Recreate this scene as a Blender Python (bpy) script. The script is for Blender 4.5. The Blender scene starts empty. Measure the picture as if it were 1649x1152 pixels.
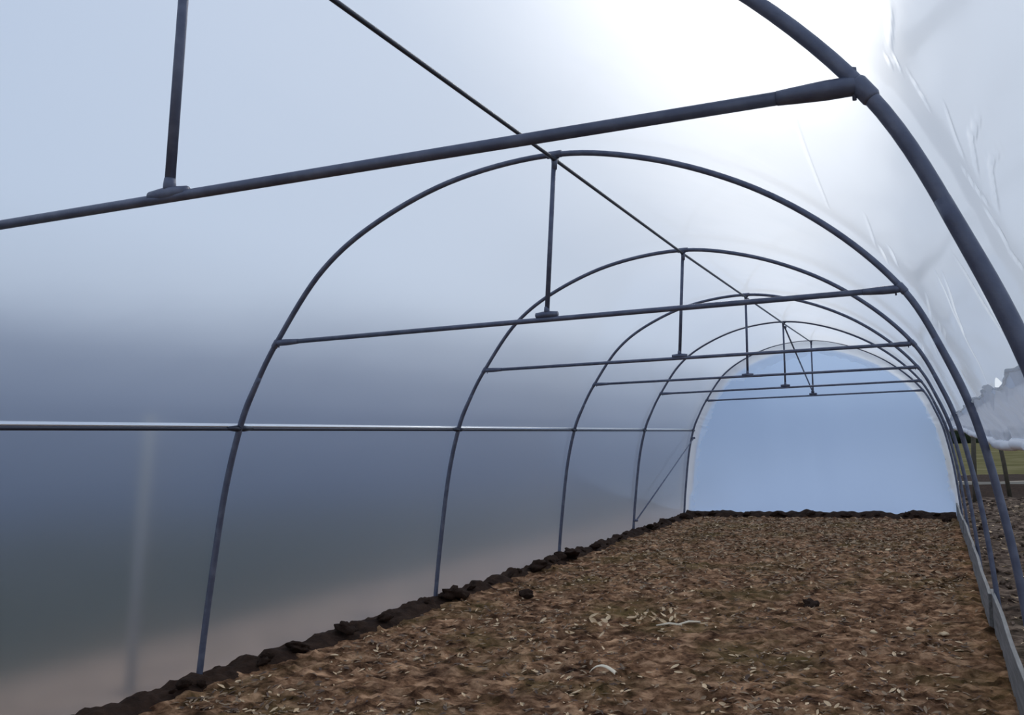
import bpy, bmesh, math, random
from mathutils import Vector, Matrix, noise
random.seed(7)
scn = bpy.context.scene
COL = scn.collection
W, H = 1649, 1152

# ------------------------------------------------------------------ camera
CAM = Vector((2.2308, 0.0, 1.5976))
F_PX, YAW, PITCH, ROLL = 1319.9, 0.34611, 0.15313, -0.026694
PCX, PCY = 1012.9, 504.72
fwd = Vector((-math.sin(YAW)*math.cos(PITCH), math.cos(YAW)*math.cos(PITCH), math.sin(PITCH)))
rt = Vector((math.cos(YAW), math.sin(YAW), 0.0))
up = rt.cross(fwd)
r2 = math.cos(ROLL)*rt + math.sin(ROLL)*up
u2 = -math.sin(ROLL)*rt + math.cos(ROLL)*up
cam_d = bpy.data.cameras.new('camera')
cam = bpy.data.objects.new('camera', cam_d)
COL.objects.link(cam)
m = Matrix((r2, u2, -fwd)).transposed().to_4x4()
m.translation = CAM
cam.matrix_world = m
cam_d.sensor_fit = 'HORIZONTAL'
cam_d.sensor_width = 36.0
cam_d.lens = F_PX/W*36.0
cam_d.shift_x = (W/2-PCX)/W
cam_d.shift_y = (PCY-H/2)/W
cam_d.clip_start = 0.02
cam_d.clip_end = 2000
scn.camera = cam

# ------------------------------------------------------------------ world, sun, exposure
SUN = Vector((0.06, 0.72, 0.69)).normalized()
scn.view_settings.view_transform = 'Standard'
scn.view_settings.look = 'None'
scn.view_settings.gamma = 1.0
scn.view_settings.use_curve_mapping = False
scn.view_settings.exposure = 0.26

world = bpy.data.worlds.new('world')
scn.world = world
world.use_nodes = True
nt = world.node_tree
nt.nodes.clear()
def N(nt, t, **kw):
    n = nt.nodes.new(t)
    for k, v in kw.items():
        setattr(n, k, v)
    return n
def mathn(nt, op, a, b=None, c=None, clamp=False):
    n = N(nt, 'ShaderNodeMath', operation=op)
    n.use_clamp = clamp
    for i, v in enumerate((a, b, c)):
        if v is None: continue
        if isinstance(v, (int, float)): n.inputs[i].default_value = v
        else: nt.links.new(v, n.inputs[i])
    return n.outputs[0]
tc = N(nt, 'ShaderNodeTexCoord')
sep = N(nt, 'ShaderNodeSeparateXYZ')
nt.links.new(tc.outputs['Generated'], sep.inputs[0])
ramp = N(nt, 'ShaderNodeValToRGB')
nt.links.new(mathn(nt, 'MULTIPLY_ADD', sep.outputs['Z'], 0.5, 0.5), ramp.inputs[0])
cr = ramp.color_ramp
cr.elements[0].position = 0.49; cr.elements[0].color = (0.25, 0.24, 0.23, 1)
cr.elements[1].position = 1.0; cr.elements[1].color = (0.34, 0.44, 0.62, 1)
e = cr.elements.new(0.505); e.color = (0.50, 0.56, 0.64, 1)
e = cr.elements.new(0.65); e.color = (0.42, 0.51, 0.655, 1)
dot = N(nt, 'ShaderNodeVectorMath', operation='DOT_PRODUCT')
nt.links.new(tc.outputs['Generated'], dot.inputs[0])
dot.inputs[1].default_value = SUN
d = mathn(nt, 'MAXIMUM', dot.outputs['Value'], 0.0)
glow = mathn(nt, 'ADD', mathn(nt, 'MULTIPLY', mathn(nt, 'POWER', d, 50.0), 0.45), mathn(nt, 'MULTIPLY', mathn(nt, 'POWER', d, 3.0), 0.29))
gcol = N(nt, 'ShaderNodeVectorMath', operation='SCALE')
gcol.inputs[0].default_value = (1.0, 0.93, 0.80)
nt.links.new(glow, gcol.inputs['Scale'])
addc = N(nt, 'ShaderNodeVectorMath', operation='ADD')
nt.links.new(ramp.outputs['Color'], addc.inputs[0])
nt.links.new(gcol.outputs[0], addc.inputs[1])
bg = N(nt, 'ShaderNodeBackground')
nt.links.new(addc.outputs[0], bg.inputs['Color'])
bg.inputs['Strength'].default_value = 1.0
wo = N(nt, 'ShaderNodeOutputWorld')
nt.links.new(bg.outputs[0], wo.inputs['Surface'])

sun_d = bpy.data.lights.new('sun', 'SUN')
sun_d.energy = 0.38
sun_d.angle = math.radians(2.0)
sun_d.color = (1.0, 0.95, 0.86)
sun = bpy.data.objects.new('sun', sun_d)
COL.objects.link(sun)
sun.rotation_euler = SUN.to_track_quat('Z', 'Y').to_euler()
sun.location = (-6, 30, 22)

# ------------------------------------------------------------------ materials
def new_mat(name):
    mt = bpy.data.materials.new(name)
    mt.use_nodes = True
    mt.node_tree.nodes.clear()
    return mt, mt.node_tree
def principled(name, col, rough=0.6, metal=0.0, spec=0.4, var=None, scale=8.0, bump=0.0, bscale=60.0, detail=6.0, stretch=(1, 1, 1)):
    mt, t = new_mat(name)
    p = N(t, 'ShaderNodeBsdfPrincipled')
    o = N(t, 'ShaderNodeOutputMaterial')
    t.links.new(p.outputs[0], o.inputs[0])
    p.inputs['Roughness'].default_value = rough
    p.inputs['Metallic'].default_value = metal
    p.inputs['Specular IOR Level'].default_value = spec
    c = N(t, 'ShaderNodeTexCoord')
    mp = N(t, 'ShaderNodeMapping')
    mp.inputs['Scale'].default_value = stretch
    t.links.new(c.outputs['Object'], mp.inputs[0])
    if var:
        n = N(t, 'ShaderNodeTexNoise')
        n.inputs['Scale'].default_value = scale
        n.inputs['Detail'].default_value = detail
        t.links.new(mp.outputs[0], n.inputs['Vector'])
        r = N(t, 'ShaderNodeValToRGB')
        cols = [col] + list(var)
        k = len(cols)
        r.color_ramp.elements[0].position = 0.3; r.color_ramp.elements[0].color = (*cols[0], 1)
        r.color_ramp.elements[1].position = 0.7; r.color_ramp.elements[1].color = (*cols[-1], 1)
        for i in range(1, k-1):
            el = r.color_ramp.elements.new(0.3+0.4*i/(k-1)); el.color = (*cols[i], 1)
        t.links.new(n.outputs['Fac'], r.inputs[0])
        t.links.new(r.outputs[0], p.inputs['Base Color'])
    else:
        p.inputs['Base Color'].default_value = (*col, 1)
    if bump:
        b = N(t, 'ShaderNodeTexNoise')
        b.inputs['Scale'].default_value = bscale
        b.inputs['Detail'].default_value = 5.0
        t.links.new(mp.outputs[0], b.inputs['Vector'])
        bm_ = N(t, 'ShaderNodeBump')
        bm_.inputs['Strength'].default_value = bump
        bm_.inputs['Distance'].default_value = 0.02
        t.links.new(b.outputs['Fac'], bm_.inputs['Height'])
        t.links.new(bm_.outputs[0], p.inputs['Normal'])
    return mt
def film_mat(name, clear, milk, w_trans, w_diff, rough=0.6, ior=1.10, gloss=0.5, grough=0.12, wide=0.6, wide_ior=1.35, wide_rough=0.82):
    """Milky polythene: light passes blurred (rough refraction), a share is scattered through and back."""
    mt, t = new_mat(name)
    rf = N(t, 'ShaderNodeBsdfRefraction')
    rf.inputs['Color'].default_value = (*clear, 1)
    rf.inputs['Roughness'].default_value = rough
    rf.inputs['IOR'].default_value = ior
    rw = N(t, 'ShaderNodeBsdfRefraction')
    rw.inputs['Color'].default_value = (*clear, 1)
    rw.inputs['Roughness'].default_value = wide_rough
    rw.inputs['IOR'].default_value = wide_ior
    m0 = N(t, 'ShaderNodeMixShader'); m0.inputs[0].default_value = wide
    t.links.new(rf.outputs[0], m0.inputs[1]); t.links.new(rw.outputs[0], m0.inputs[2])
    tr = N(t, 'ShaderNodeBsdfTranslucent'); tr.inputs['Color'].default_value = (*milk, 1)
    df = N(t, 'ShaderNodeBsdfDiffuse'); df.inputs['Color'].default_value = (*milk, 1)
    gl = N(t, 'ShaderNodeBsdfGlossy'); gl.inputs['Color'].default_value = (0.9, 0.92, 0.95, 1); gl.inputs['Roughness'].default_value = grough
    m1 = N(t, 'ShaderNodeMixShader')
    # light crossing the sheet at a slant travels further through it and is scattered more
    lw = N(t, 'ShaderNodeLayerWeight'); lw.inputs['Blend'].default_value = 0.5
    slant = mathn(t, 'POWER', lw.outputs['Facing'], 2.0)
    t.links.new(mathn(t, 'MULTIPLY_ADD', slant, max(0.0, 0.40-w_trans), w_trans), m1.inputs[0])
    t.links.new(m0.outputs[0], m1.inputs[1]); t.links.new(tr.outputs[0], m1.inputs[2])
    m2 = N(t, 'ShaderNodeMixShader')
    t.links.new(mathn(t, 'MULTIPLY_ADD', slant, 0.18, w_diff), m2.inputs[0])
    t.links.new(m1.outputs[0], m2.inputs[1]); t.links.new(df.outputs[0], m2.inputs[2])
    m3 = N(t, 'ShaderNodeMixShader')
    fr = N(t, 'ShaderNodeFresnel'); fr.inputs['IOR'].default_value = 1.40
    t.links.new(mathn(t, 'MULTIPLY', fr.outputs[0], gloss), m3.inputs[0])
    t.links.new(m2.outputs[0], m3.inputs[1]); t.links.new(gl.outputs[0], m3.inputs[2])
    # faint unevenness of the sheet
    c = N(t, 'ShaderNodeTexCoord')
    n = N(t, 'ShaderNodeTexNoise'); n.inputs['Scale'].default_value = 1.3; n.inputs['Detail'].default_value = 3.0
    t.links.new(c.outputs['Object'], n.inputs['Vector'])
    b = N(t, 'ShaderNodeBump'); b.inputs['Strength'].default_value = 0.25; b.inputs['Distance'].default_value = 0.06
    t.links.new(n.outputs['Fac'], b.inputs['Height'])
    for s in (rf, rw, tr, df):
        t.links.new(b.outputs[0], s.inputs['Normal'])
    o = N(t, 'ShaderNodeOutputMaterial')
    t.links.new(m3.outputs[0], o.inputs[0])
    return mt

M = {}
M['film'] = film_mat('polythene_film', (0.95, 0.955, 0.96), (0.93, 0.935, 0.94), 0.07, 0.03)
M['film_end'] = film_mat('sky_tinted_end_film', (0.68, 0.81, 1.0), (0.58, 0.75, 1.0), 0.45, 0.05, gloss=0.15)  # blue light of the sky beyond is put into the film's colour
M['film_white'] = film_mat('doubled_film', (0.92, 0.94, 0.96), (0.90, 0.92, 0.95), 0.35, 0.12, gloss=0.15)
M['film_flap'] = film_mat('shaded_loose_film', (0.60, 0.62, 0.68), (0.58, 0.60, 0.66), 0.35, 0.22, gloss=0.15)  # colour greyed for the doubled layer and for the shade outside it
M['pipe'] = principled('galvanised_pipe', (0.095, 0.105, 0.155), 0.42, 0.3, 0.4, var=[(0.12, 0.132, 0.185), (0.16, 0.172, 0.23)], scale=14, bump=0.08, bscale=90)
M['rail'] = principled('rail_pipe', (0.05, 0.055, 0.075), 0.4, 0.5, 0.4)
M['glint'] = principled('rail_glint_metal', (0.92, 0.93, 0.95), 0.28, 0.9)  # shiny metal for the strip that imitates the rail's highlight
M['hem'] = principled('white_hem_film', (0.88, 0.89, 0.92), 0.4)
M['plank'] = principled('weathered_plank', (0.13, 0.12, 0.11), 0.75, var=[(0.18, 0.17, 0.16), (0.25, 0.235, 0.22)], scale=5, bump=0.2, bscale=30, stretch=(8, 0.6, 8))
M['wood'] = principled('dark_post_wood', (0.06, 0.05, 0.035), 0.85, var=[(0.1, 0.08, 0.05)], scale=9, bump=0.3)
M['post'] = principled('pale_post', (0.33, 0.33, 0.33), 0.6)
M['clod'] = principled('dark_earth', (0.022, 0.012, 0.008), 0.95, spec=0.1, var=[(0.05, 0.028, 0.018)], scale=12, bump=0.6, bscale=40)
M['leaf_pale'] = principled('pale_dry_leaf', (0.56, 0.37, 0.20), 0.8, var=[(0.84, 0.62, 0.38)], scale=9)
M['leaf_tan'] = principled('tan_dry_leaf', (0.24, 0.155, 0.09), 0.85, var=[(0.35, 0.24, 0.145)], scale=9)
M['leaf_brown'] = principled('brown_dry_leaf', (0.10, 0.065, 0.045), 0.9, var=[(0.16, 0.10, 0.07)], scale=9)
M['straw'] = principled('dull_straw', (0.34, 0.22, 0.12), 0.9, var=[(0.50, 0.34, 0.20)], scale=9)
M['bark'] = principled('white_bark', (0.88, 0.74, 0.54), 0.7)
M['hill'] = principled('wooded_hill_haze_blue', (0.045, 0.07, 0.15), 1.0, spec=0.0, var=[(0.055, 0.09, 0.18), (0.07, 0.10, 0.16)], scale=0.03)  # distance haze is painted in as a blue base colour
M['grass'] = principled('field_grass', (0.024, 0.028, 0.016), 1.0, spec=0.0, var=[(0.036, 0.042, 0.022), (0.06, 0.06, 0.032)], scale=0.5, bump=0.5, bscale=6)
M['straw_grass'] = principled('faded_grass', (0.11, 0.10, 0.045), 1.0, spec=0.0, var=[(0.16, 0.14, 0.065), (0.22, 0.19, 0.10)], scale=0.5, bump=0.5, bscale=6)
M['stubble'] = principled('pale_stubble', (0.42, 0.39, 0.40), 1.0, spec=0.0, var=[(0.52, 0.49, 0.49), (0.60, 0.56, 0.55)], scale=1.2)
M['path'] = principled('pale_track', (0.17, 0.155, 0.13), 1.0, spec=0.0, var=[(0.21, 0.19, 0.16)], scale=1.5)
M['tree'] = principled('bush_leaves', (0.02, 0.028, 0.014), 0.9, spec=0.1, var=[(0.04, 0.05, 0.024)], scale=3)
M['trunk'] = principled('trunk_bark', (0.06, 0.05, 0.04), 0.9)

def soil_mat(name, dark, mid, light, moss, moss_amt):
    mt, t = new_mat(name)
    p = N(t, 'ShaderNodeBsdfPrincipled'); o = N(t, 'ShaderNodeOutputMaterial')
    t.links.new(p.outputs[0], o.inputs[0])
    p.inputs['Roughness'].default_value = 0.97; p.inputs['Specular IOR Level'].default_value = 0.08
    c = N(t, 'ShaderNodeTexCoord')
    def nz(scale, detail, vec=None):
        n = N(t, 'ShaderNodeTexNoise'); n.inputs['Scale'].default_value = scale; n.inputs['Detail'].default_value = detail
        n.inputs['Roughness'].default_value = 0.65
        t.links.new(vec or c.outputs['Object'], n.inputs['Vector']); return n.outputs['Fac']
    mp = N(t, 'ShaderNodeMapping'); mp.inputs['Scale'].default_value = (1, 1.6, 1)
    t.links.new(c.outputs['Object'], mp.inputs[0])
    r = N(t, 'ShaderNodeValToRGB')
    cr = r.color_ramp
    cr.elements[0].position = 0.38; cr.elements[0].color = (*dark, 1)
    cr.elements[1].position = 0.64; cr.elements[1].color = (*light, 1)
    el = cr.elements.new(0.5); el.color = (*mid, 1)
    t.links.new(nz(6.0, 10.0, mp.outputs[0]), r.inputs[0])
    mr = N(t, 'ShaderNodeMapRange'); mr.inputs['From Min'].default_value = 0.48; mr.inputs['From Max'].default_value = 0.66
    mr.inputs['To Max'].default_value = moss_amt
    t.links.new(nz(0.9, 5.0), mr.inputs['Value'])
    mx = N(t, 'ShaderNodeMix', data_type='RGBA')
    t.links.new(mr.outputs[0], mx.inputs['Factor']); t.links.new(r.outputs[0], mx.inputs[6])
    mx.inputs[7].default_value = (*moss, 1)
    # broad tone
    v = N(t, 'ShaderNodeMix', data_type='RGBA', blend_type='MULTIPLY'); v.inputs['Factor'].default_value = 1.0
    rr = N(t, 'ShaderNodeValToRGB'); rr.color_ramp.elements[0].position = 0.35; rr.color_ramp.elements[0].color = (0.62, 0.6, 0.6, 1)
    rr.color_ramp.elements[1].position = 0.65; rr.color_ramp.elements[1].color = (1.25, 1.22, 1.2, 1)
    t.links.new(nz(2.2, 4.0, mp.outputs[0]), rr.inputs[0])
    t.links.new(mx.outputs[2], v.inputs[6]); t.links.new(rr.outputs[0], v.inputs[7])
    t.links.new(v.outputs[2], p.inputs['Base Color'])
    b = N(t, 'ShaderNodeBump'); b.inputs['Strength'].default_value = 0.7; b.inputs['Distance'].default_value = 0.03
    t.links.new(nz(38.0, 8.0), b.inputs['Height']); t.links.new(b.outputs[0], p.inputs['Normal'])
    return mt
M['soil'] = soil_mat('dry_brown_soil', (0.055, 0.025, 0.012), (0.225, 0.116, 0.060), (0.54, 0.32, 0.18), (0.12, 0.090, 0.028), 0.65)
M['mud'] = soil_mat('churned_mud', (0.045, 0.03, 0.022), (0.12, 0.082, 0.06), (0.28, 0.205, 0.15), (0.09, 0.08, 0.04), 0.3)
M['bare'] = soil_mat('bare_margin', (0.30, 0.195, 0.13), (0.42, 0.285, 0.195), (0.52, 0.37, 0.26), (0.14, 0.14, 0.07), 0.4)

# ------------------------------------------------------------------ helpers
def link_mesh(name, verts, faces, mat, parent=None, smooth=True):
    me = bpy.data.meshes.new(name)
    me.from_pydata(verts, [], faces)
    me.update()
    if smooth:
        me.polygons.foreach_set('use_smooth', [True]*len(me.polygons))
    me.materials.append(mat)
    o = bpy.data.objects.new(name, me)
    COL.objects.link(o)
    if parent is not None:
        o.parent = parent
    return o
def empty(name, loc, label, cat, group=None):
    o = bpy.data.objects.new(name, None)
    COL.objects.link(o)
    o.location = loc
    o.empty_display_size = 0.1
    tag(o, label, cat, group)
    return o
def tag(o, label, cat, group=None):
    o['label'] = label; o['category'] = cat
    if group: o['group'] = group
    return o
def kind(o, k, label=None):
    o['kind'] = k
    if label: o['label'] = label
    return o
def tube(path, radius, segs=14, cap=True):
    """path: list of Vectors; radius: number or list. Returns verts, faces."""
    n = len(path)
    path = [Vector(p) for p in path]
    rad = radius if isinstance(radius, (list, tuple)) else [radius]*n
    V, Fc = [], []
    ref = None
    for i, p in enumerate(path):
        t = (path[min(i+1, n-1)]-path[max(i-1, 0)]).normalized()
        if ref is None:
            ref = Vector((0, 1, 0)) if abs(t.y) < 0.9 else Vector((0, 0, 1))
        a = (ref - t*ref.dot(t)).normalized()
        b = t.cross(a)
        ref = a
        for k in range(segs):
            an = 2*math.pi*k/segs
            V.append(p + (a*math.cos(an)+b*math.sin(an))*rad[i])
    for i in range(n-1):
        for k in range(segs):
            k2 = (k+1) % segs
            Fc.append((i*segs+k, i*segs+k2, (i+1)*segs+k2, (i+1)*segs+k))
    if cap:
        Fc.append(tuple(range(segs-1, -1, -1)))
        Fc.append(tuple(range((n-1)*segs, n*segs)))
    return V, Fc
def merge(*parts):
    V, Fc = [], []
    for v, f in parts:
        o = len(V)
        V += list(v)
        Fc += [tuple(i+o for i in q) for q in f]
    return V, Fc
def box(c, h, rot=None):
    V = []
    for sx in (-1, 1):
        for sy in (-1, 1):
            for sz in (-1, 1):
                p = Vector((sx*h[0], sy*h[1], sz*h[2]))
                if rot: p = rot @ p
                V.append(Vector(c)+p)
    return V, [(0, 1, 3, 2), (4, 6, 7, 5), (0, 4, 5, 1), (2, 3, 7, 6), (0, 2, 6, 4), (1, 5, 7, 3)]
def off(geo, o):
    o = Vector(o)
    return [v-o for v in geo[0]], geo[1]
def add_bevel(o, w=0.004):
    md = o.modifiers.new('bevel', 'BEVEL'); md.width = w; md.segments = 2

# arch profile (across x, up z), measured along the centre of the hoop
PROF = [(-2.73, 0), (-2.68, 0.5), (-2.58, 1.26), (-2.46, 1.76), (-2.34, 2.04), (-2.15, 2.37), (-1.78, 2.85), (-1.32, 3.16), (-0.68, 3.39),
        (0.06, 3.46), (0.7, 3.34), (1.3, 3.09), (1.78, 2.76), (2.14, 2.38), (2.33, 2.0), (2.46, 1.62), (2.56, 1.07), (2.61, 0.6), (2.65, 0)]
def catmull(P, n=40):
    P = [Vector(p) for p in P]
    Q = [2*P[0]-P[1]]+P+[2*P[-1]-P[-2]]
    out = []
    for i in range(1, len(Q)-2):
        for k in range(n):
            t = k/n
            a, b, c, d = Q[i-1], Q[i], Q[i+1], Q[i+2]
            out.append(0.5*((2*b)+(c-a)*t+(2*a-5*b+4*c-d)*t*t+(3*b-a-3*c+d)*t**3))
    out.append(P[-1])
    return out
PL = catmull(PROF)
nP = len(PL)
NRM = []
for i in range(nP):
    t = (PL[min(i+1, nP-1)]-PL[max(i-1, 0)]).normalized()
    NRM.append(Vector((-t.y, t.x)))          # points outwards (left side: -x, top: +z)
FILM = [PL[i]+NRM[i]*0.03 for i in range(nP)]
SF = [0.0]
for i in range(1, nP):
    SF.append(SF[-1]+(FILM[i]-FILM[i-1]).length)
def film_at(s):
    lo, hi = 0, nP-1
    if s <= 0: return FILM[0], NRM[0]
    if s >= SF[-1]: return FILM[-1], NRM[-1]
    while hi-lo > 1:
        mid = (lo+hi)//2
        if SF[mid] <= s: lo = mid
        else: hi = mid
    k = (s-SF[lo])/(SF[hi]-SF[lo])
    return FILM[lo].lerp(FILM[hi], k), NRM[lo].lerp(NRM[hi], k).normalized()
def s_of_z(z, side):
    rng = range(nP//2) if side < 0 else range(nP//2, nP)
    return SF[min(rng, key=lambda i: abs(FILM[i].y-z))]

YS = [1.845, 4.656, 7.603, 10.633, 13.667, 16.797]

# ------------------------------------------------------------------ film cover (the setting)
# loose folds: polylines in (distance round the arch, distance down the tunnel), width, height
CREASES = [
    ([(7.70, 1.55), (7.77, 1.59)], .006, .010), ([(7.82, 1.45), (7.89, 1.56)], .006, .012), ([(7.93, 1.24), (7.91, 1.41), (7.94, 1.52)], .007, .012),
    ([(7.89, 1.63), (7.99, 1.58)], .006, .012), ([(7.99, 1.24), (7.97, 1.38), (8.01, 1.54)], .007, .012), ([(7.98, 1.64), (8.07, 1.62)], .008, .016),
    ([(7.80, 1.93), (7.96, 2.09), (8.19, 2.06)], .010, .012), ([(7.63, 1.59), (7.65, 1.60)], .006, .012), ([(7.64, 1.56), (7.67, 1.60)], .006, .012), ([(7.62, 1.62), (7.63, 1.65)], .006, .012),
    ([(7.93, 2.22), (8.21, 2.25)], .012, .018), ([(7.90, 2.39), (8.11, 2.30), (8.19, 2.27)], .012, .016), ([(7.83, 2.99), (8.04, 3.22)], .014, .020),
    ([(7.87, 2.82), (8.04, 3.22), (8.24, 3.22)], .014, .022), ([(7.74, 3.96), (7.77, 4.81)], .016, .016), ([(7.85, 4.2), (7.87, 4.57)], .014, .014),
    ([(7.91, 4.07), (7.92, 4.5)], .014, .014), ([(8.07, 1.64), (8.12, 1.60)], .008, .014), ([(8.01, 4.75), (8.25, 4.31)], .016, .030),
    ([(7.65, 7.17), (7.65, 8.37)], .02, .02), ([(7.38, 4.2), (7.41, 4.6)], .016, .016), ([(7.47, 3.9), (7.5, 4.3)], .016, .016),
    ([(7.11, 2.72), (7.04, 4.26)], .012, .012), ([(7.96, 2.09), (8.19, 2.06)], .010, .014), ([(7.35, 3.6), (7.34, 4.39)], .014, .010),
    ([(7.66, 1.33), (7.63, 1.58)], .008, .008), ([(7.95, 5.2), (8.2, 4.9)], .014, .018), ([(7.9, 5.6), (8.22, 5.5)], .016, .02),
    ([(7.95, 6.6), (8.24, 6.2)], .016, .02), ([(7.7, 5.3), (7.9, 5.9)], .016, .014), ([(7.80, 8.4), (8.1, 8.0)], .02, .02),
]
CR = []
for poly, w, h in CREASES:
    L = sum((Vector(poly[i+1])-Vector(poly[i])).length for i in range(len(poly)-1))
    CR.append(([Vector(p) for p in poly], w, h, L, min(p[0] for p in poly)-.08, max(p[0] for p in poly)+.08, min(p[1] for p in poly)-.08, max(p[1] for p in poly)+.08))
def crease_h(s, y):
    tot = 0.0
    for poly, w, h, L, s0, s1, y0, y1 in CR:
        if s < s0 or s > s1 or y < y0 or y > y1: continue
        q = Vector((s, y))
        acc, best, bt = 0.0, 9.0, 0.0
        for i in range(len(poly)-1):
            a, b = poly[i], poly[i+1]
            ab = b-a; l = ab.length
            k = max(0.0, min(1.0, (q-a).dot(ab)/(l*l)))
            dd = (a+ab*k-q).length
            if dd < best: best, bt = dd, (acc+k*l)/L
            acc += l
        tot += 0.5*h*math.exp(-(best/(0.62*w))**2)*math.sin(math.pi*min(1, max(0, bt*0.9+0.05)))
    return tot
def sag(y, s):
    for i in range(len(YS)-1):
        if YS[i] <= y <= YS[i+1]:
            t = (y-YS[i])/(YS[i+1]-YS[i])
            return 0.014*math.sin(math.pi*t)**2
    if y < YS[0]:
        t = ((YS[0]-y) % 2.8)/2.8
        return 0.014*math.sin(math.pi*t)**2
    return 0.0
S_L = s_of_z(1.78, -1); S_R = s_of_z(1.715, 1)
def film_point(s, y):
    if s > 7.9:                                   # the lower edge is drawn up over the gap in the curtain
        s -= 0.055*math.exp(-((y-2.90)/0.16)**2)*((s-7.9)/(S_R-7.9))**2
    p, n = film_at(s)
    o = -sag(y, s)+crease_h(s, y)
    if s > 7.3:                                   # slack on the right-hand side, in long diagonal pulls
        k = min(1.0, (s-7.3)/0.8)
        o += k*0.006*noise.noise(Vector((s*9+y*2.0, y*1.1-s*2.0, 3.1)))
    return Vector((p.x+n.x*o, y, p.y+n.y*o))
def grid(svals, yvals, fn):
    V = [fn(s, y) for y in yvals for s in svals]
    ns = len(svals)
    Fc = []
    for j in range(len(yvals)-1):
        for i in range(ns-1):
            a = j*ns+i
            Fc.append((a, a+ns, a+ns+1, a+1))
    return V, Fc
def face_in(o, target=Vector((0.0, 8.0, 1.2))):
    """turn every face so its front looks at the inside of the tunnel"""
    bm = bmesh.new(); bm.from_mesh(o.data)
    for f in bm.faces:
        c = f.calc_center_median()
        if f.normal.dot(Vector((target.x, c.y, target.z))-c) < 0: f.normal_flip()
    bm.to_mesh(o.data); bm.free()
def lin(a, b, step):
    n = max(1, int(round((b-a)/step)))
    return [a+(b-a)*i/n for i in range(n+1)]
yv = lin(-3.0, 1.15, 0.25)+lin(1.15, 5.2, 0.0125)[1:]+lin(5.2, 11.0, 0.06)[1:]+lin(11.0, 16.93, 0.2)[1:]
sv = lin(S_L, 6.9, 0.09)+lin(6.9, S_R, 0.008)[1:]
roof = link_mesh('ceiling', *grid(sv, yv, film_point), M['film'])
face_in(roof); kind(roof, 'structure', 'milky polythene film roof stretched over the steel hoops')
wl = link_mesh('wall_left', *grid(lin(-0.10, S_L, 0.08), lin(-3.0, 16.93, 0.12),
        lambda s, y: film_point(s, y) if s >= 0 else film_point(0, y)+Vector((-0.01, 0, s))), M['film'])
face_in(wl); kind(wl, 'structure', 'translucent film side wall on the left, below the side rail')

# back wall sheet, closed to the profile of the last arch
YB = 16.93
def back_sheet():
    ring = [FILM[i]-NRM[i]*(0.15 if FILM[i].y > 0.5 else 0.10) for i in range(0, nP, 6)]
    V = []
    nc = 24
    for j, p in enumerate(ring):
        # rows run from the centre axis to the rim
        for k in range(nc+1):
            t = k/nc
            c = Vector((0.0, max(-0.05, p.y*0.35)))
            q = c.lerp(p, t)
            V.append(Vector((q.x, YB+0.05*noise.noise(Vector((q.x*2.2, q.y*0.5, 1.7)))*(1-t)*0.8, q.y)))
    Fc = []
    for j in range(len(ring)-1):
        for k in range(nc):
            a = j*(nc+1)+k
            Fc.append((a, a+1, a+nc+2, a+nc+1))
    return V, Fc
wb = link_mesh('wall_back', *back_sheet(), M['film_end'])
bm = bmesh.new(); bm.from_mesh(wb.data)
bmesh.ops.remove_doubles(bm, verts=bm.verts, dist=0.0005)
for f in bm.faces:
    if f.normal.y > 0: f.normal_flip()
bm.to_mesh(wb.data); bm.free()
kind(wb, 'structure', 'film end wall, tinted blue for the sky behind, closing the far end of the tunnel')
# the roof sheet folded round the end arch: a ragged white band
def band():
    V, Fc = [], []
    idx = list(range(0, nP, 3))
    for j, i in enumerate(idx):
        p, n = FILM[i], NRM[i]
        z = p.y
        w = 0.23+0.07*noise.noise(Vector((j*0.13, 0.3, 0)))+0.05*noise.noise(Vector((j*0.5, 7.3, 0)))
        if p.x > 0: w *= 0.8
        if z > 3.0: w += 0.08
        if p.x < 0 and z < 0.5: w -= 0.05*(1-z/0.5)
        for k in range(6):
            t = k/5
            q = p-n*(w*t)-n*0.005
            V.append(Vector((q.x, YB-0.03-0.03*math.sin(t*math.pi)-0.015*noise.noise(Vector((j*0.4, t*3, 2))), max(q.y, 0.0))))
    for j in range(len(idx)-1):
        for k in range(5):
            a = j*6+k
            Fc.append((a, a+1, a+7, a+6))
    return V, Fc
bd = link_mesh('trim_1', *band(), M['film_white'])
bm = bmesh.new(); bm.from_mesh(bd.data)
for f in bm.faces:
    if f.normal.y > 0: f.normal_flip()
bm.to_mesh(bd.data); bm.free()
kind(bd, 'structure', 'ragged white border of doubled film round the end wall')

# ------------------------------------------------------------------ ground
def fbm(x, y, seed, octs=4):
    return noise.fractal(Vector((x, y, seed)), 1.0, 2.0, octs)
def inner_z(x, y):
    z = 0.022*fbm(x*0.9, y*0.9, 1.0, 3)+0.016*fbm(x*4.5, y*5.5, 5.0, 4)
    k = max(0.0, fbm(x*7, y*11, 9.0, 3))
    z += 0.045*k
    z += 0.020*max(-0.3, fbm(x*11, y*15, 13.0, 3))
    return z-0.012
xs = lin(-2.80, 2.66, 0.035)
ys = lin(2.6, 9.0, 0.028)+lin(9.0, 16.95, 0.05)[1:]
fl = link_mesh('floor', *grid(xs, ys, lambda x, y: Vector((x, y, inner_z(x, y)))), M['soil'])
kind(fl, 'structure', 'brown dry soil floor strewn with leaf bits')
# ground behind the camera inside
fb = link_mesh('floor_near', *grid(lin(-2.8, 2.66, 0.3), lin(-3.0, 2.6, 0.2), lambda x, y: Vector((x, y, inner_z(x, y) if y > 2.59 else -0.012))), M['soil'])
kind(fb, 'structure')
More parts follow.
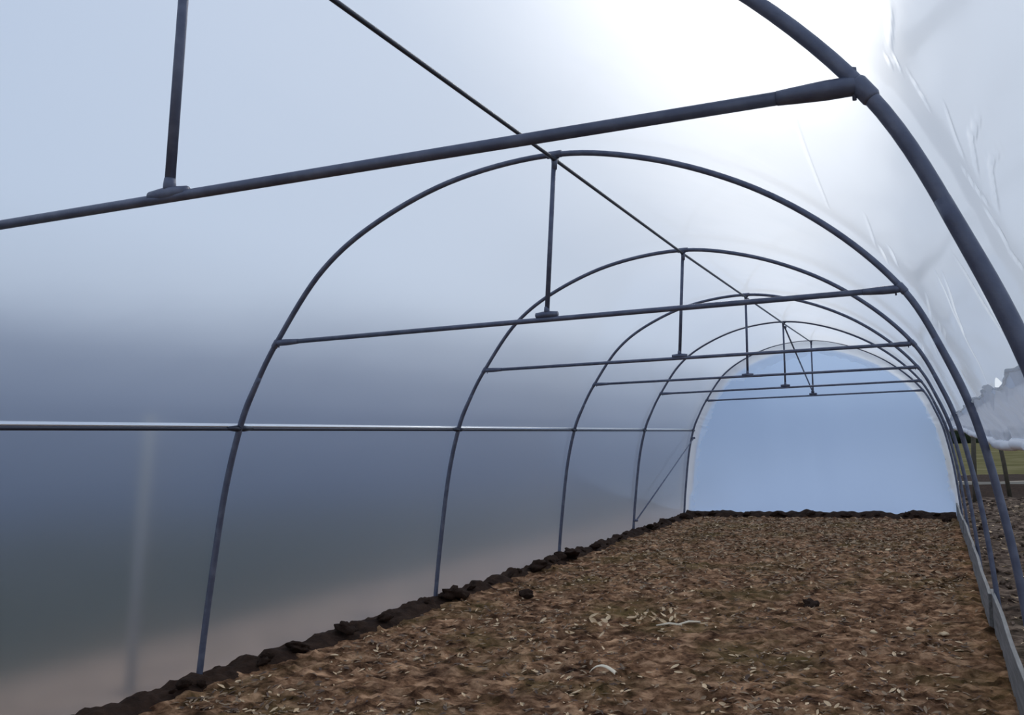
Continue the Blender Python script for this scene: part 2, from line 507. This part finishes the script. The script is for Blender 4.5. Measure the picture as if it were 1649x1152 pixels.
# outside left: bare margin, then grass
def flat(name, x0, x1, y0, y1, step, z, amp, mat, label=None):
    xs_, ys_ = lin(x0, x1, step), lin(y0, y1, step)
    o = link_mesh(name, *grid(xs_, ys_, lambda x, y: Vector((x, y, z+amp*fbm(x*0.8, y*0.8, 3.3, 4)))), mat)
    kind(o, 'structure', label)
    return o
flat('ground_margin', -4.6, -2.80, -6, 24, 0.3, -0.03, 0.03, M['bare'])
flat('ground_field', -160, -4.6, -40, 230, 5.0, -0.05, 0.05, M['grass'])
flat('ground_beyond', -4.6, 2.66, 16.97, 24, 0.4, -0.03, 0.02, M['stubble'])
flat('ground_meadow', -30, 2.66, 24, 230, 4.0, -0.04, 0.04, M['stubble'])
# outside right: churned mud, dark ditch, pale track, rough grass
mudo = link_mesh('ground_mud', *grid(lin(2.66, 7.5, 0.055), lin(3.5, 22.5, 0.055),
        lambda x, y: Vector((x, y, -0.06+0.05*fbm(x*1.4, y*2.6, 4.2, 4)+0.035*max(0, fbm(x*6, y*9, 2.0, 3))))), M['mud'])
kind(mudo, 'structure', 'churned brown soil outside beyond the lifted right side')
flat('ground_side', 2.66, 7.5, -6, 3.5, 0.4, -0.06, 0.03, M['mud'])
flat('ground_yard', 7.5, 60, -6, 22.5, 1.5, -0.06, 0.05, M['mud'])
def ditch(x, y):
    t = (y-22.5)/5.5
    return Vector((x, y, -0.06-0.32*math.sin(math.pi*max(0, min(1, t)))+0.06*fbm(x, y, 8.8, 3)))
kind(link_mesh('ground_ditch', *grid(lin(2.66, 60, 0.8), lin(22.5, 28, 0.25), ditch), M['clod']), 'structure')
flat('ground_track', 2.66, 60, 28, 29.6, 0.8, -0.06, 0.02, M['path'])
flat('ground_bank', 2.66, 60, 29.6, 34.0, 0.6, -0.05, 0.06, M['clod'])
flat('ground_pasture', 2.66, 160, 34, 230, 4.0, -0.05, 0.06, M['straw_grass'])

# wooded hills round the left and far side
def hills():
    V, Fc = [], []
    az = [math.radians(-125+i*1.0) for i in range(166)]
    rs = [150, 190, 230, 270, 310, 360, 420]
    for a in az:
        deg = math.degrees(a)
        base = 8.8 if deg < -18 else 8.8-6.0*min(1, (deg+18)/10.0)
        if deg > 2: base = max(1.6, 2.8-(deg-2)*0.4)
        base += 1.0*noise.noise(Vector((deg*0.06, 1.1, 0)))+0.4*noise.noise(Vector((deg*0.3, 5.1, 0)))
        for i, r in enumerate(rs):
            t = i/4 if i < 5 else 1.0
            k = t*t*(3-2*t)
            hgt = math.tan(math.radians(base))*310*k*(1.0 if i < 5 else 0.85)
            hgt += 2.0*k*noise.noise(Vector((deg*0.5, r*0.03, 2)))
            if deg < -14 and i < 5:               # on the left the wooded slope starts much closer
                q = min(1.0, (-14-deg)/8.0)
                r = r+q*(30+(310-30)*(i/4)**1.6-r)
            V.append(Vector((CAM.x+r*math.sin(a), r*math.cos(a), hgt-0.4 if i else -0.4)))
    n = len(rs)
    for j in range(len(az)-1):
        for i in range(n-1):
            p = j*n+i
            Fc.append((p, p+n, p+n+1, p+1))
    return V, Fc
kind(link_mesh('hills', *hills(), M['hill']), 'structure', 'wooded hills painted haze blue, seen blurred through the film')

# ------------------------------------------------------------------ arches
def arch(i, y, tie_l, tie_r, king_top, king_bot, label):
    base = Vector((0, y, 0))
    root = empty('tunnel_arch', base, label, 'greenhouse arch', 'steel hoops of the tunnel')
    def part(name, geo, mat=M['pipe'], parent=root, smooth=True):
        loc = Vector((0, 0, 0))
        o = link_mesh(name, *off(geo, base), mat, parent, smooth)
        return o
    dx = king_top[0]-0.06
    dz = king_top[1]-3.46
    def hp(k, sink=0):
        p = PL[k]
        w = max(0, min(1, (p.y-2.0)/1.4))
        return Vector((p.x+dx*w*0.3, y, p.y+dz*w-sink))
    kL = min(range(nP//2), key=lambda k: abs(PL[k].y-2.02))
    kR = min(range(nP//2, nP), key=lambda k: abs(PL[k].y-1.98))
    bow = [hp(k) for k in range(kL, kR+1, 5)]
    part('bow', tube(bow, 0.0185, 14))
    for side, ks in (('l', range(0, kL+14, 5)), ('r', range(nP-1, kR-14, -5))):
        pts = [hp(k) for k in ks]
        d0 = (pts[0]-pts[1]).normalized()
        pts = [pts[0]+d0*0.25]+pts
        leg = part('leg', tube(pts, [0.0215]*(len(pts)-6)+[0.0213, 0.021, 0.0205, 0.020, 0.0195, 0.0189], 14))
    a = Vector((tie_l[0], y, tie_l[1])); b = Vector((tie_r[0], y, tie_r[1]))
    ax = (b-a).normalized()
    part('tie_beam', tube([a+ax*0.10, b-ax*0.10], 0.0165, 14))
    for p, s in ((a, 1), (b, -1)):
        # flattened, flared end clamp that grips the hoop
        q = [p+ax*s*t for t in (0.012, 0.04, 0.10, 0.17, 0.21)]
        g = tube(q, [0.019, 0.023, 0.0235, 0.020, 0.0175], 14)
        br = part('end_clamp', g)
        kn = min(range(6, nP-6), key=lambda k: (hp(k)-p).length)
        ring_axis = (hp(kn+4)-hp(kn-4)).normalized()
        pc = hp(kn)
        part('collar', tube([pc-ring_axis*0.03, pc-ring_axis*0.024, pc+ring_axis*0.024, pc+ring_axis*0.03], [0.0195, 0.0225, 0.0225, 0.0195], 14), M['pipe'], br)
        bz = p+ax*s*0.035
        part('bolt', merge(tube([bz+Vector((0, 0, -0.034)), bz+Vector((0, 0, 0.042))], 0.005, 8),
                           tube([bz+Vector((0, 0, 0.03)), bz+Vector((0, 0, 0.042))], 0.010, 6)), M['pipe'], br)
    kt_ = Vector((king_top[0], y, king_top[1])); kb_ = Vector((king_bot[0], y, king_bot[1]))
    part('king_post', tube([kb_, kt_], 0.0155, 14))
    c = kb_
    part('tee_socket', merge(tube([c-ax*0.075, c-ax*0.05, c-ax*0.02, c+ax*0.02, c+ax*0.05, c+ax*0.075], [0.0172, 0.0195, 0.0225, 0.0225, 0.0195, 0.0172], 14),
                             tube([c, c+Vector((0, 0, 0.03)), c+Vector((0, 0, 0.05))], [0.0185, 0.0185, 0.0165], 14)))
    part('top_socket', merge(tube([kt_+Vector((0, 0, -0.10)), kt_+Vector((0, 0, -0.05)), kt_+Vector((0, 0, -0.01))], [0.0165, 0.020, 0.021], 14),
                             tube([kt_-Vector((0.05, 0, 0)), kt_+Vector((0.05, 0, 0))], 0.0235, 14)))
    return root
kt = [(0.06, 3.45), (0.064, 3.446), (0.07, 3.429), (0.051, 3.462), (0.04, 3.487), (0.081, 3.498)]
kb = [(0.043, 2.397), (-0.002, 2.395), (-0.001, 2.387), (0.027, 2.397), (0.02, 2.418), (0.059, 2.412)]
tl = [(-2.16, 2.39), (-2.17, 2.354), (-2.151, 2.36), (-2.148, 2.375), (-2.15, 2.374), (-2.14, 2.364)]
tr = [(2.16, 2.382), (2.142, 2.374), (2.135, 2.369), (2.145, 2.385), (2.150, 2.395), (2.160, 2.39)]
LBL = ['nearest hoop, cut off by the top of the picture, with the thickest tie beam',
       'first complete grey hoop with tie beam and king post, its left leg nearest the camera',
       'second complete grey hoop, standing between the nearest full hoop and the middle one',
       'third complete hoop, midway down the tunnel, without any diagonal brace',
       'fourth complete hoop, foot of the slanting brace on the left wall stands beside it',
       'last and smallest hoop, standing against the bluish end wall']
for i, y in enumerate(YS):
    arch(i, y, tl[i], tr[i], kt[i], kb[i], LBL[i])

# ------------------------------------------------------------------ ridge pipe, side rail, braces
RZ = [3.49, 3.472, 3.455, 3.488, 3.513, 3.524]
def dropped(i, dz): return Vector((0.065, YS[i], RZ[i]-dz))
ridge_pts = [Vector((0.065, -0.6, 3.40)), Vector((0.065, YS[0], 3.412)), Vector((0.068, YS[1], 3.411)), Vector((0.068, YS[2], 3.396)), Vector((0.055, YS[3], 3.426)), Vector((0.05, YS[4], 3.450)), Vector((0.078, YS[5], 3.460))]
rp = empty('ridge_pipe', (0.065, YS[0], 3.41), 'long thin pipe running along the ridge under all the hoops', 'pipe')
def sub(name, geo, mat, parent, base):
    return link_mesh(name, *off(geo, base), mat, parent)
sub('pipe', tube(ridge_pts, 0.0125, 12), M['rail'], rp, rp.location)
for p in ridge_pts[1:]:
    sub('cross_clip', merge(tube([p+Vector((-0.028, 0, 0.012)), p+Vector((0.028, 0, 0.012))], 0.009, 8),
                            tube([p+Vector((0, -0.03, 0)), p+Vector((0, 0.03, 0))], 0.0165, 10)), M['rail'], rp, rp.location)
# left side rail; a tilted shiny strip above is added as the pipe's highlight
rail_xy = []
for i, y in enumerate([-1.0]+YS):
    rail_xy.append(Vector((-2.465, y, 1.748)))
sr = empty('side_rail', (-2.465, YS[0], 1.748), 'horizontal dark rail along the left film wall, with an added highlight strip', 'rail')
sub('pipe', tube(rail_xy, 0.0125, 12), M['rail'], sr, sr.location)
st = box((-2.466, (YS[5]-1.0)/2, 1.7745), (0.003, (YS[5]+1.0)/2, 0.0135), Matrix.Rotation(math.radians(-27), 3, 'Y'))
o = sub('glint_strip', st, M['glint'], sr, sr.location)
o['label'] = 'bright tilted strip added just above the rail to imitate its highlight'
for y in YS:
    for s in (-1, 1):
        c = Vector((-2.462, y+s*0.045, 1.752))
        sub('connector', tube([c-Vector((0, s*0.04, 0)), c, c+Vector((0, s*0.07, 0))], [0.023, 0.022, 0.013], 10), M['rail'], sr, sr.location)
# slanting brace on the left wall between the last two hoops
a = Vector((-2.70, YS[4]+0.0, 0.22)); b = Vector((-2.485, YS[5]-0.02, 1.60))
br = empty('wall_brace', a, 'slanting pipe brace on the left wall between the two farthest hoops', 'brace', None)
sub('pipe', tube([a+Vector((0.035, 0, 0)), b+Vector((0.035, 0, 0))], 0.0125, 12), M['pipe'], br, a)
for p in (a, b):
    sub('clamp', tube([p+Vector((0.0, 0, 0)), p+Vector((0.06, 0, 0))], 0.022, 10), M['pipe'], br, a)
a = Vector((0.05, YS[4]+0.07, 3.40)); b = Vector((0.06, YS[5]-0.05, 2.45))
br = empty('ridge_brace', a, 'diagonal pipe brace from the ridge down to the tie beam of the farthest hoop', 'brace', None)
sub('pipe', tube([a, b], 0.0135, 12), M['pipe'], br, a)
for p in (a, b):
    sub('clamp', tube([p-Vector((0.03, 0, 0)), p+Vector((0.03, 0, 0))], 0.021, 10), M['pipe'], br, a)

# ------------------------------------------------------------------ loose curtain on the right side
cu_root = empty('side_curtain', (2.52, 3.0, 1.5), 'crumpled grey film skirt hanging loose with a rolled white hem on the right', 'curtain')
def cur_bottom(y):
    k1 = max(0.0, min(1.0, (y-5.0)/2.2)); k2 = max(0.0, min(1.0, (y-7.2)/2.2))
    return 1.545+0.045*k1+0.05*k2+0.006*math.sin(y*2.3+0.5)+0.012*noise.noise(Vector((y*1.3, 0, 4)))
PEAKS = [(1.75, .01, .30), (2.42, .012, .30), (3.22, .014, .14), (3.6, .012, .22), (4.4, .012, .35), (5.6, .01, .5), (7.2, .01, .6), (9.0, .02, .6), (11.5, .02, .8)]
def notch(y):
    return math.exp(-((y-2.90)/0.16)**2)
def cur_top(y):
    # slack upper edge pulled into low points where it is tied up, with one gaping notch
    z = 1.742+0.005*noise.noise(Vector((y*5, 2, 0)))
    return z+max(h*max(0.0, 1-abs(y-c)/w)**0.8 for c, h, w in PEAKS)-0.014*notch(y)
def cur_pt(u, y):
    """u 0 at the upper edge, 1 at the hem"""
    zt = cur_top(y); zb = cur_bottom(y)
    z = zt+(zb-zt)*u
    p, n = film_at(s_of(z))
    bulge = -0.010+0.045*max(0.0, min(1.0, (u-0.25)/0.5))
    fold = 0.030*u**0.6*noise.noise(Vector((y*3.4+0.6*u, u*0.9, 6.0)))+0.012*u**0.5*noise.noise(Vector((y*11, u*2.0, 2.0)))
    pinch = 0.0
    for c, h, w in PEAKS:
        pinch += 0.02*math.exp(-((y-c)/0.07)**2)*(1-u)
    return Vector((p.x+0.002+bulge+fold-pinch*0.4, y, z))
_cache = {}
def s_of(z):
    k = round(z, 3)
    if k not in _cache: _cache[k] = s_of_z(k, 1)
    return _cache[k]
us = lin(0, 1, 0.045)
cyv = lin(1.2, 9.5, 0.02)+lin(9.5, 16.9, 0.1)[1:]
sk = link_mesh('skirt', *off(grid(us, cyv, cur_pt), cu_root.location), M['film_flap'], cu_root)
bm = bmesh.new(); bm.from_mesh(sk.data)
for f in bm.faces:
    if f.normal.x > 0: f.normal_flip()
bm.to_mesh(sk.data); bm.free()
edge = [cur_pt(0.0, y)+Vector((-0.004, 0, 0)) for y in cyv]
te = link_mesh('upper_edge', *off(tube(edge, [0.0055+0.003*noise.noise(Vector((p.y*7, 4, 1))) for p in edge], 8), cu_root.location), M['film_white'], cu_root)
te['label'] = 'thin white upper edge tied up in low points'
# white corner of film folded down over the edge beside the gap
tv_ = []
for k in range(9):
    t = k/8
    yy = 2.98+0.30*t
    top = cur_pt(0.0, yy)+Vector((-0.012, 0, 0.004))
    drop = 0.012+0.075*max(0.0, 1-abs(t-0.35)/0.4)
    for q in range(5):
        tv_.append(top+Vector((-0.010*math.sin(q/4*math.pi)-0.002, 0.02*(q/4)*(0.5-t), -drop*q/4)))
tf_ = [(k*5+q, k*5+q+5, k*5+q+6, k*5+q+1) for k in range(8) for q in range(4)]
tb = link_mesh('folded_corner', *off((tv_, tf_), cu_root.location), M['film_white'], cu_root)
tb['label'] = 'white film corner folded down over the upper edge'
bm = bmesh.new(); bm.from_mesh(tb.data)
for f in bm.faces:
    if f.normal.x > 0: f.normal_flip()
bm.to_mesh(tb.data); bm.free()
hem = [cur_pt(1.0, y)+Vector((0, 0, -0.012+0.008*noise.noise(Vector((y*4, 0, 0))))) for y in cyv[::3]]
hr = link_mesh('hem_roll', *off(tube(hem, [0.022+0.010*noise.noise(Vector((p.y*5, 1, 1))) for p in hem], 12), cu_root.location), M['hem'], cu_root)
hr['label'] = 'thick white rolled hem along the bottom edge'

# ------------------------------------------------------------------ planks along the right edge
PLK = [(4.70, 7.72, 2.600, 'nearest grey plank on edge, running out of the lower right corner'),
       (7.55, 10.72, 2.575, 'second grey plank on edge beyond the nearest one, along the right side'),
       (10.6, 13.7, 2.585, 'third grey plank from the camera, on edge along the right side'),
       (13.6, 16.7, 2.575, 'farthest grey plank on edge, ending at the bluish end wall')]
plank0 = None
for y0, y1, x, lab in PLK:
    if plank0 is None:
        hl = 1.5
        bm = bmesh.new()
        V_, F_ = grid(lin(-1.5, 1.5, 0.06), [-1, 1], lambda t, k: Vector((0, t, 0)))
        bm.free()
        Vp, Fp = [], []
        ts = lin(-1.56, 1.56, 0.06)
        for t in ts:
            wv = 0.010*noise.noise(Vector((t*0.9, 0.4, 0)))
            tz = 0.012*noise.noise(Vector((t*1.3, 2.4, 0)))
            for (dx, dz) in ((-0.014, -0.04), (0.014, -0.04), (0.014, 0.275+tz), (-0.014, 0.275+tz)):
                Vp.append(Vector((dx+wv, t, dz)))
        for j in range(len(ts)-1):
            for k in range(4):
                q = j*4+k; q2 = j*4+(k+1) % 4
                Fp.append((q, q2, q2+4, q+4))
        Fp.append((3, 2, 1, 0)); e0 = (len(ts)-1)*4; Fp.append((e0, e0+1, e0+2, e0+3))
        plank0 = link_mesh('edging_plank', Vp, Fp, M['plank'], None, False)
        add_bevel(plank0, 0.003)
        pk = plank0
    else:
        pk = plank0.copy(); COL.objects.link(pk)
    pk.location = (x, (y0+y1)/2, 0.0)
    pk.rotation_euler = (0, random.uniform(0.0, 0.05), random.uniform(-0.006, 0.006))
    tag(pk, lab, 'plank', 'planks along the right edge')

# ------------------------------------------------------------------ banks of dark earth and clods
def lump(r, seed, sub_=2, sq=(1, 1, 0.7)):
    bm = bmesh.new()
    bmesh.ops.create_icosphere(bm, subdivisions=sub_, radius=1.0)
    V = []
    for v in bm.verts:
        p = v.co.copy()
        k = 1+0.6*noise.noise(p*1.4+Vector((seed, 0, 0)))+0.35*noise.noise(p*3.3+Vector((0, seed, 0)))+0.12*noise.noise(p*8+Vector((0, seed, 0)))
        V.append(Vector((p.x*sq[0], p.y*sq[1], p.z*sq[2]))*k*r)
    F_ = [tuple(x.index for x in f.verts) for f in bm.faces]
    bm.free()
    return V, F_
def bank_left(u, y):
    h = 0.062+0.045*noise.noise(Vector((y*1.6, 0, 0)))+0.055*noise.noise(Vector((y*4.5, 3, 0)))+0.035*noise.noise(Vector((y*13, 3, 0)))
    h = max(0.03, h)
    x = -2.735+0.25*u
    pr = math.sin(math.pi*min(1.0, 0.35+0.65*u)) if u > 0 else 0.9
    z = h*pr-0.012*(u)
    return Vector((x+0.02*noise.noise(Vector((y*6, u*5, 1))), y, z+0.018*noise.noise(Vector((y*9, u*6, 0)))-0.02*u))
o = link_mesh('soil_bank', *grid(lin(0, 1, 0.08), lin(2.6, 16.9, 0.035), bank_left), M['clod'])
o['kind'] = 'stuff'; o['label'] = 'ridge of dark earth heaped along the foot of the left wall'; o['category'] = 'soil'
def bank_back(u, x):
    h = 0.10+0.05*noise.noise(Vector((x*2.4, 8, 0)))+0.035*noise.noise(Vector((x*7, 3, 0)))
    pr = math.sin(math.pi*min(1.0, 0.4+0.6*u))
    return Vector((x, 16.90-0.26*u, max(0.02, h)*pr-0.02*u+0.012*noise.noise(Vector((x*12, u*6, 0)))))
o = link_mesh('soil_bank', *grid(lin(0, 1, 0.1), lin(-2.68, 2.55, 0.03), bank_back), M['clod'])
o['kind'] = 'stuff'; o['label'] = 'low ridge of dark earth along the foot of the end wall'; o['category'] = 'soil'
lumps = []
for k in range(6):
    lumps.append(link_mesh('earth_clod', *lump(1.0, k*3.7, 3), M['clod']))
n_c = 0
def clod(x, y, z, r, lab, group=None):
    global n_c
    src = lumps[n_c % 6]
    o = src if n_c < 6 else src.copy()
    if n_c >= 6: COL.objects.link(o)
    n_c += 1
    o.location = (x, y, z); o.scale = (r*random.uniform(0.8, 1.5), r*random.uniform(0.8, 1.6), r*random.uniform(0.6, 1.0))
    o.rotation_euler = (random.uniform(-.5, .5), random.uniform(-.5, .5), random.uniform(0, 6.28))
    tag(o, lab, 'clod', group)
LC = 'dark clod of earth heaped against the foot of the left film wall'
y = 4.3
while y < 16.4:
    r_ = random.choice((0.025, 0.035, 0.045, 0.06, 0.08))*random.uniform(0.8, 1.15)
    clod(-2.60+random.uniform(-0.02, 0.10), y, 0.035+random.uniform(0.0, 0.05), r_, LC, 'clods along the left wall')
    y += random.choice((0.10, 0.16, 0.3, 0.55))*random.uniform(0.8, 1.3)
for k in range(14):
    x = -2.4+k*0.36+random.uniform(-.14, .14)
    clod(x, 16.74, 0.05+random.uniform(-.02, .02), random.uniform(0.035, 0.085), 'dark clod of earth at the foot of the bluish end wall', 'clods along the end wall')
clod(1.05, 8.2, -0.01, 0.075, 'dark flat clod of earth alone in the middle of the floor', None)
clod(2.37, 16.1, 0.03, 0.09, 'dark clod on the floor in front of the right corner of the end wall', None)
clod(-1.91, 8.06, 0.02, 0.06, 'small dark clod on the floor near the left earth ridge', None)

# ------------------------------------------------------------------ dry leaves and litter
def leaf_geo(L, Wd, curl, twist, seed):
    """a curled, pointed dry leaf with real thickness given by a solidify modifier"""
    V, F_ = [], []
    n = 6
    for i in range(n+1):
        t = i/n
        w = Wd*math.sin(math.pi*min(1, 0.08+0.9*t))**0.8
        a_ = curl*(t-0.5)
        x = L*(t-0.5); z = L*0.35*curl*(t-0.5)**2+0.01*L*math.sin(5*t+seed)
        for s in (-1, 0, 1):
            c_, s_ = math.cos(twist*t), math.sin(twist*t)
            yy = s*w*0.5; zz = abs(s)*w*0.22
            V.append(Vector((x, yy*c_-zz*s_, z+yy*s_+zz*c_)))
    for i in range(n):
        for k in range(2):
            q = i*3+k
            F_.append((q, q+1, q+4, q+3))
    return V, F_
def ground_z(x, y):
    return inner_z(x, y)
leaf_src = []
for k in range(8):
    mt = M['leaf_pale'] if k % 2 == 0 else M['leaf_tan']
    o = link_mesh('dry_leaf', *leaf_geo(0.06, 0.018+0.006*(k % 3), 0.6+0.25*(k % 4), 0.5*(k % 3)-0.4, k), mt)
    leaf_src.append(o)
n_l = 0
def leaf(x, y, sc, lab, group, lift=0.020, tip=0.5, pale=False):
    global n_l
    src = leaf_src[n_l % 8]
    if pale and n_l >= 8: src = leaf_src[2*(n_l % 4)]
    o = src if n_l < 8 else src.copy()
    if n_l >= 8: COL.objects.link(o)
    n_l += 1
    o.location = (x, y, ground_z(x, y)+lift*sc)
    o.scale = (sc, sc, sc)
    o.rotation_euler = (random.uniform(-tip, tip), random.uniform(-tip, tip)*0.8, random.uniform(0, 6.28))
    tag(o, lab, 'leaf', group)
# heap of pale leaves left of the middle of the floor
for k in range(60):
    u, v = random.gauss(0, 1), random.gauss(0, 1)
    leaf(-0.42+0.28*u, 6.95+0.20*v+0.20*u, random.uniform(0.9, 1.5), 'dry leaf in the loose heap left of the middle of the floor', 'leaves in the loose heap', 0.030, 0.9, True)
# pale leaves scattered in front
for k in range(90):
    x, y = random.uniform(-0.6, 2.3), 4.7+abs(random.gauss(0, 0.9))
    leaf(x, y, random.uniform(0.7, 1.3), 'dry leaf scattered on the soil in the foreground right', 'leaves in the foreground')
for k in range(60):
    x, y = random.uniform(-1.9, 2.4), random.uniform(6.5, 12.0)
    leaf(x, y, random.uniform(0.6, 1.2), 'dry leaf scattered over the middle stretch of the soil floor', 'leaves on the middle of the floor')
# the long white curl of bark
bk_V, bk_F = [], []
for i in range(13):
    t = i/12
    ctr = Vector((-0.095+0.19*t, 0.025*math.sin(t*2.2), 0.012+0.045*math.sin(math.pi*t**0.8)))
    for k in range(7):
        a_ = math.pi*(k/6)
        w = 0.011+0.012*t
        bk_V.append(ctr+Vector((0, math.cos(a_)*w, math.sin(a_)*w*0.7)))
for i in range(12):
    for k in range(6):
        q = i*7+k
        bk_F.append((q, q+1, q+8, q+7))
o = link_mesh('bark_curl', bk_V, bk_F, M['bark'])
o.location = (-0.03, 5.53, ground_z(-0.03, 5.53)+0.0)
md = o.modifiers.new('thick', 'SOLIDIFY'); md.thickness = 0.003
tag(o, 'long white curl of bark arched on the soil in the foreground', 'bark')
# two pale twigs beside the heap
def twig(x0, y0, x1, y1, lab):
    z0, z1 = ground_z(x0, y0)+0.012, ground_z(x1, y1)+0.015
    mid = Vector(((x0+x1)/2, (y0+y1)/2+0.015, (z0+z1)/2+0.012))
    b_ = Vector((x0, y0, z0))
    o = link_mesh('twig', *off(tube([(x0, y0, z0), mid, (x1, y1, z1)], [0.006, 0.010, 0.008], 8), b_), M['bark'])
    o.location = b_
    tag(o, lab, 'twig', None)
twig(-0.12, 7.0, 0.10, 7.02, 'pale twig lying level at the right end of the leaf heap')
twig(0.06, 7.0, 0.20, 7.25, 'pale twig slanting away at the right end of the leaf heap')
def stones(spots):
    for k, (x, y, r, lab) in enumerate(spots):
        o = link_mesh('pale_stone', *lump(r, 40+k, 2, (1.3, 1, 0.6)), M['leaf_pale'])
        o.location = (x, y, ground_z(x, y)+r*0.3)
        tag(o, lab, 'stone')
stones([(1.54, 12.18, 0.035, 'pale stone on the far half of the floor, short of the end wall'),
        (1.94, 7.43, 0.03, 'pale pointed stone right of the middle of the floor'),
        (2.20, 7.26, 0.03, 'pale flat stone nearest to the planks on the right'),
        (1.66, 7.25, 0.026, 'small pale stone, left of two others on the right of the floor')])
# everything finer: one mass of litter
def litter(name, count, sampler, zf, mats, lab, smin=0.010, smax=0.035):
    V, F_, mi = [], [], []
    for k in range(count):
        x, y = sampler()
        L = random.uniform(smin, smax); w = L*random.uniform(0.2, 0.5)
        rot = Matrix.Rotation(random.uniform(0, 6.28), 3, 'Z') @ Matrix.Rotation(random.uniform(-.5, .5), 3, 'X') @ Matrix.Rotation(random.uniform(-.4, .4), 3, 'Y')
        g = [(-1, -.3, 0), (-.2, -1, .25), (1, -.2, .1), (.9, .3, .15), (.1, 1, .3), (-.9, .4, .05), (0, 0, -.1)]
        o_ = len(V)
        for a_ in g:
            V.append(Vector((x, y, zf(x, y)+0.006)) + rot @ Vector((a_[0]*L, a_[1]*w, a_[2]*w*1.3)))
        m_ = random.choices(range(len(mats)), weights=[3, 5, 4][:len(mats)])[0]
        for i in range(6):
            F_.append((o_+i, o_+(i+1) % 6, o_+6)); mi.append(m_)
    o = link_mesh(name, V, F_, mats[0], None, False)
    for m_ in mats[1:]: o.data.materials.append(m_)
    o.data.polygons.foreach_set('material_index', mi)
    o['kind'] = 'stuff'; o['label'] = lab; o['category'] = 'litter'
    return o
def samp_in():
    while True:
        x, y = random.uniform(-2.45, 2.5), 4.2+12.3*random.random()**1.5
        if noise.noise(Vector((x*1.4, y*1.1, 4))) > random.uniform(-0.6, 0.5): return x, y
litter('leaf_litter', 9000, samp_in, inner_z, [M['leaf_pale'], M['leaf_tan'], M['leaf_brown']], 'fine dry leaf bits and straw strewn over the brown soil')
def samp_far():  # straw gets denser with distance, imitating brighter light at the far end
    while True:
        x, y = random.uniform(-2.4, 2.45), random.uniform(8.5, 16.5)
        if noise.noise(Vector((x*1.1, y*0.8, 11))) > random.uniform(-0.7, 0.45) and random.random() < (y-7.5)/6.0: return x, y
litter('straw_litter', 5200, samp_far, inner_z, [M['leaf_tan'], M['straw'], M['leaf_tan']], 'pale straw over the far half of the floor, thickened to imitate brighter light', 0.02, 0.055)
def mud_z(x, y): return -0.06+0.05*fbm(x*1.4, y*2.6, 4.2, 4)+0.035*max(0, fbm(x*6, y*9, 2.0, 3))
litter('field_litter', 2600, lambda: (random.uniform(2.75, 5.2), random.uniform(5.5, 21)), mud_z, [M['leaf_pale'], M['leaf_tan'], M['leaf_brown']], 'pale stalks and leaf bits on the churned soil outside', 0.015, 0.05)
# clods on the churned field outside, one mass
gv, gf = [], []
for k in range(420):
    x, y = random.uniform(2.8, 5.2), random.uniform(5.5, 22)
    V_, F_ = lump(random.uniform(0.03, 0.075), k*1.7, 1)
    o_ = len(gv)
    gv += [v+Vector((x, y, mud_z(x, y)+0.01)) for v in V_]
    gf += [tuple(i+o_ for i in f) for f in F_]
o = link_mesh('field_clods', gv, gf, M['mud'])
o['kind'] = 'stuff'; o['label'] = 'lumps of brown soil covering the field outside on the right'; o['category'] = 'soil'

# ------------------------------------------------------------------ things outside
o = link_mesh('outside_post', *tube([(0, 0, -0.1), (0, 0, 1.90)], 0.035, 14), M['post'])
o.location = (-3.15, 4.42, 0.0)
tag(o, 'pale upright post seen faintly through the left film wall', 'post')
def wpost(x, y, h, lean, r, lab):
    o = link_mesh('fence_post', *tube([(0, 0, -0.3), (lean*0.5, 0, h*0.5), (lean, 0, h)], [r, r, r*0.9], 10), M['wood'])
    o.location = (x, y, -0.06)
    tag(o, lab, 'post', None)
wpost(3.98, 23.0, 1.62, -0.18, 0.055, 'dark leaning post outside, right of the nearest full hoop leg')
wpost(3.05, 21.0, 1.6, 0.10, 0.06, 'dark post outside, seen between the right-hand hoop legs')
# far hedge along the horizon outside the right side
hedge = empty('hedge', (9, 120, 0), 'dark hedge along the horizon outside under the curtain hem', 'hedge')
hv, hf = [], []
for k in range(60):
    V_, F_ = lump(random.uniform(1.0, 1.9), k*2.1, 2, (1.2, 1, 0.8))
    o_ = len(hv)
    px = -8+k*0.6
    hv += [v+Vector((px, random.uniform(-1, 1), 0.8)) for v in V_]
    hf += [tuple(i+o_ for i in f) for f in F_]
link_mesh('foliage', hv, hf, M['tree'], hedge)
tv, tf = [], []
for k in range(8):
    g = tube([(-7+k*4.2, 0, -0.2), (-7+k*4.2, 0, 0.9)], 0.09, 8)
    o_ = len(tv); tv += g[0]; tf += [tuple(i+o_ for i in f) for f in g[1]]
link_mesh('stem', tv, tf, M['trunk'], hedge)
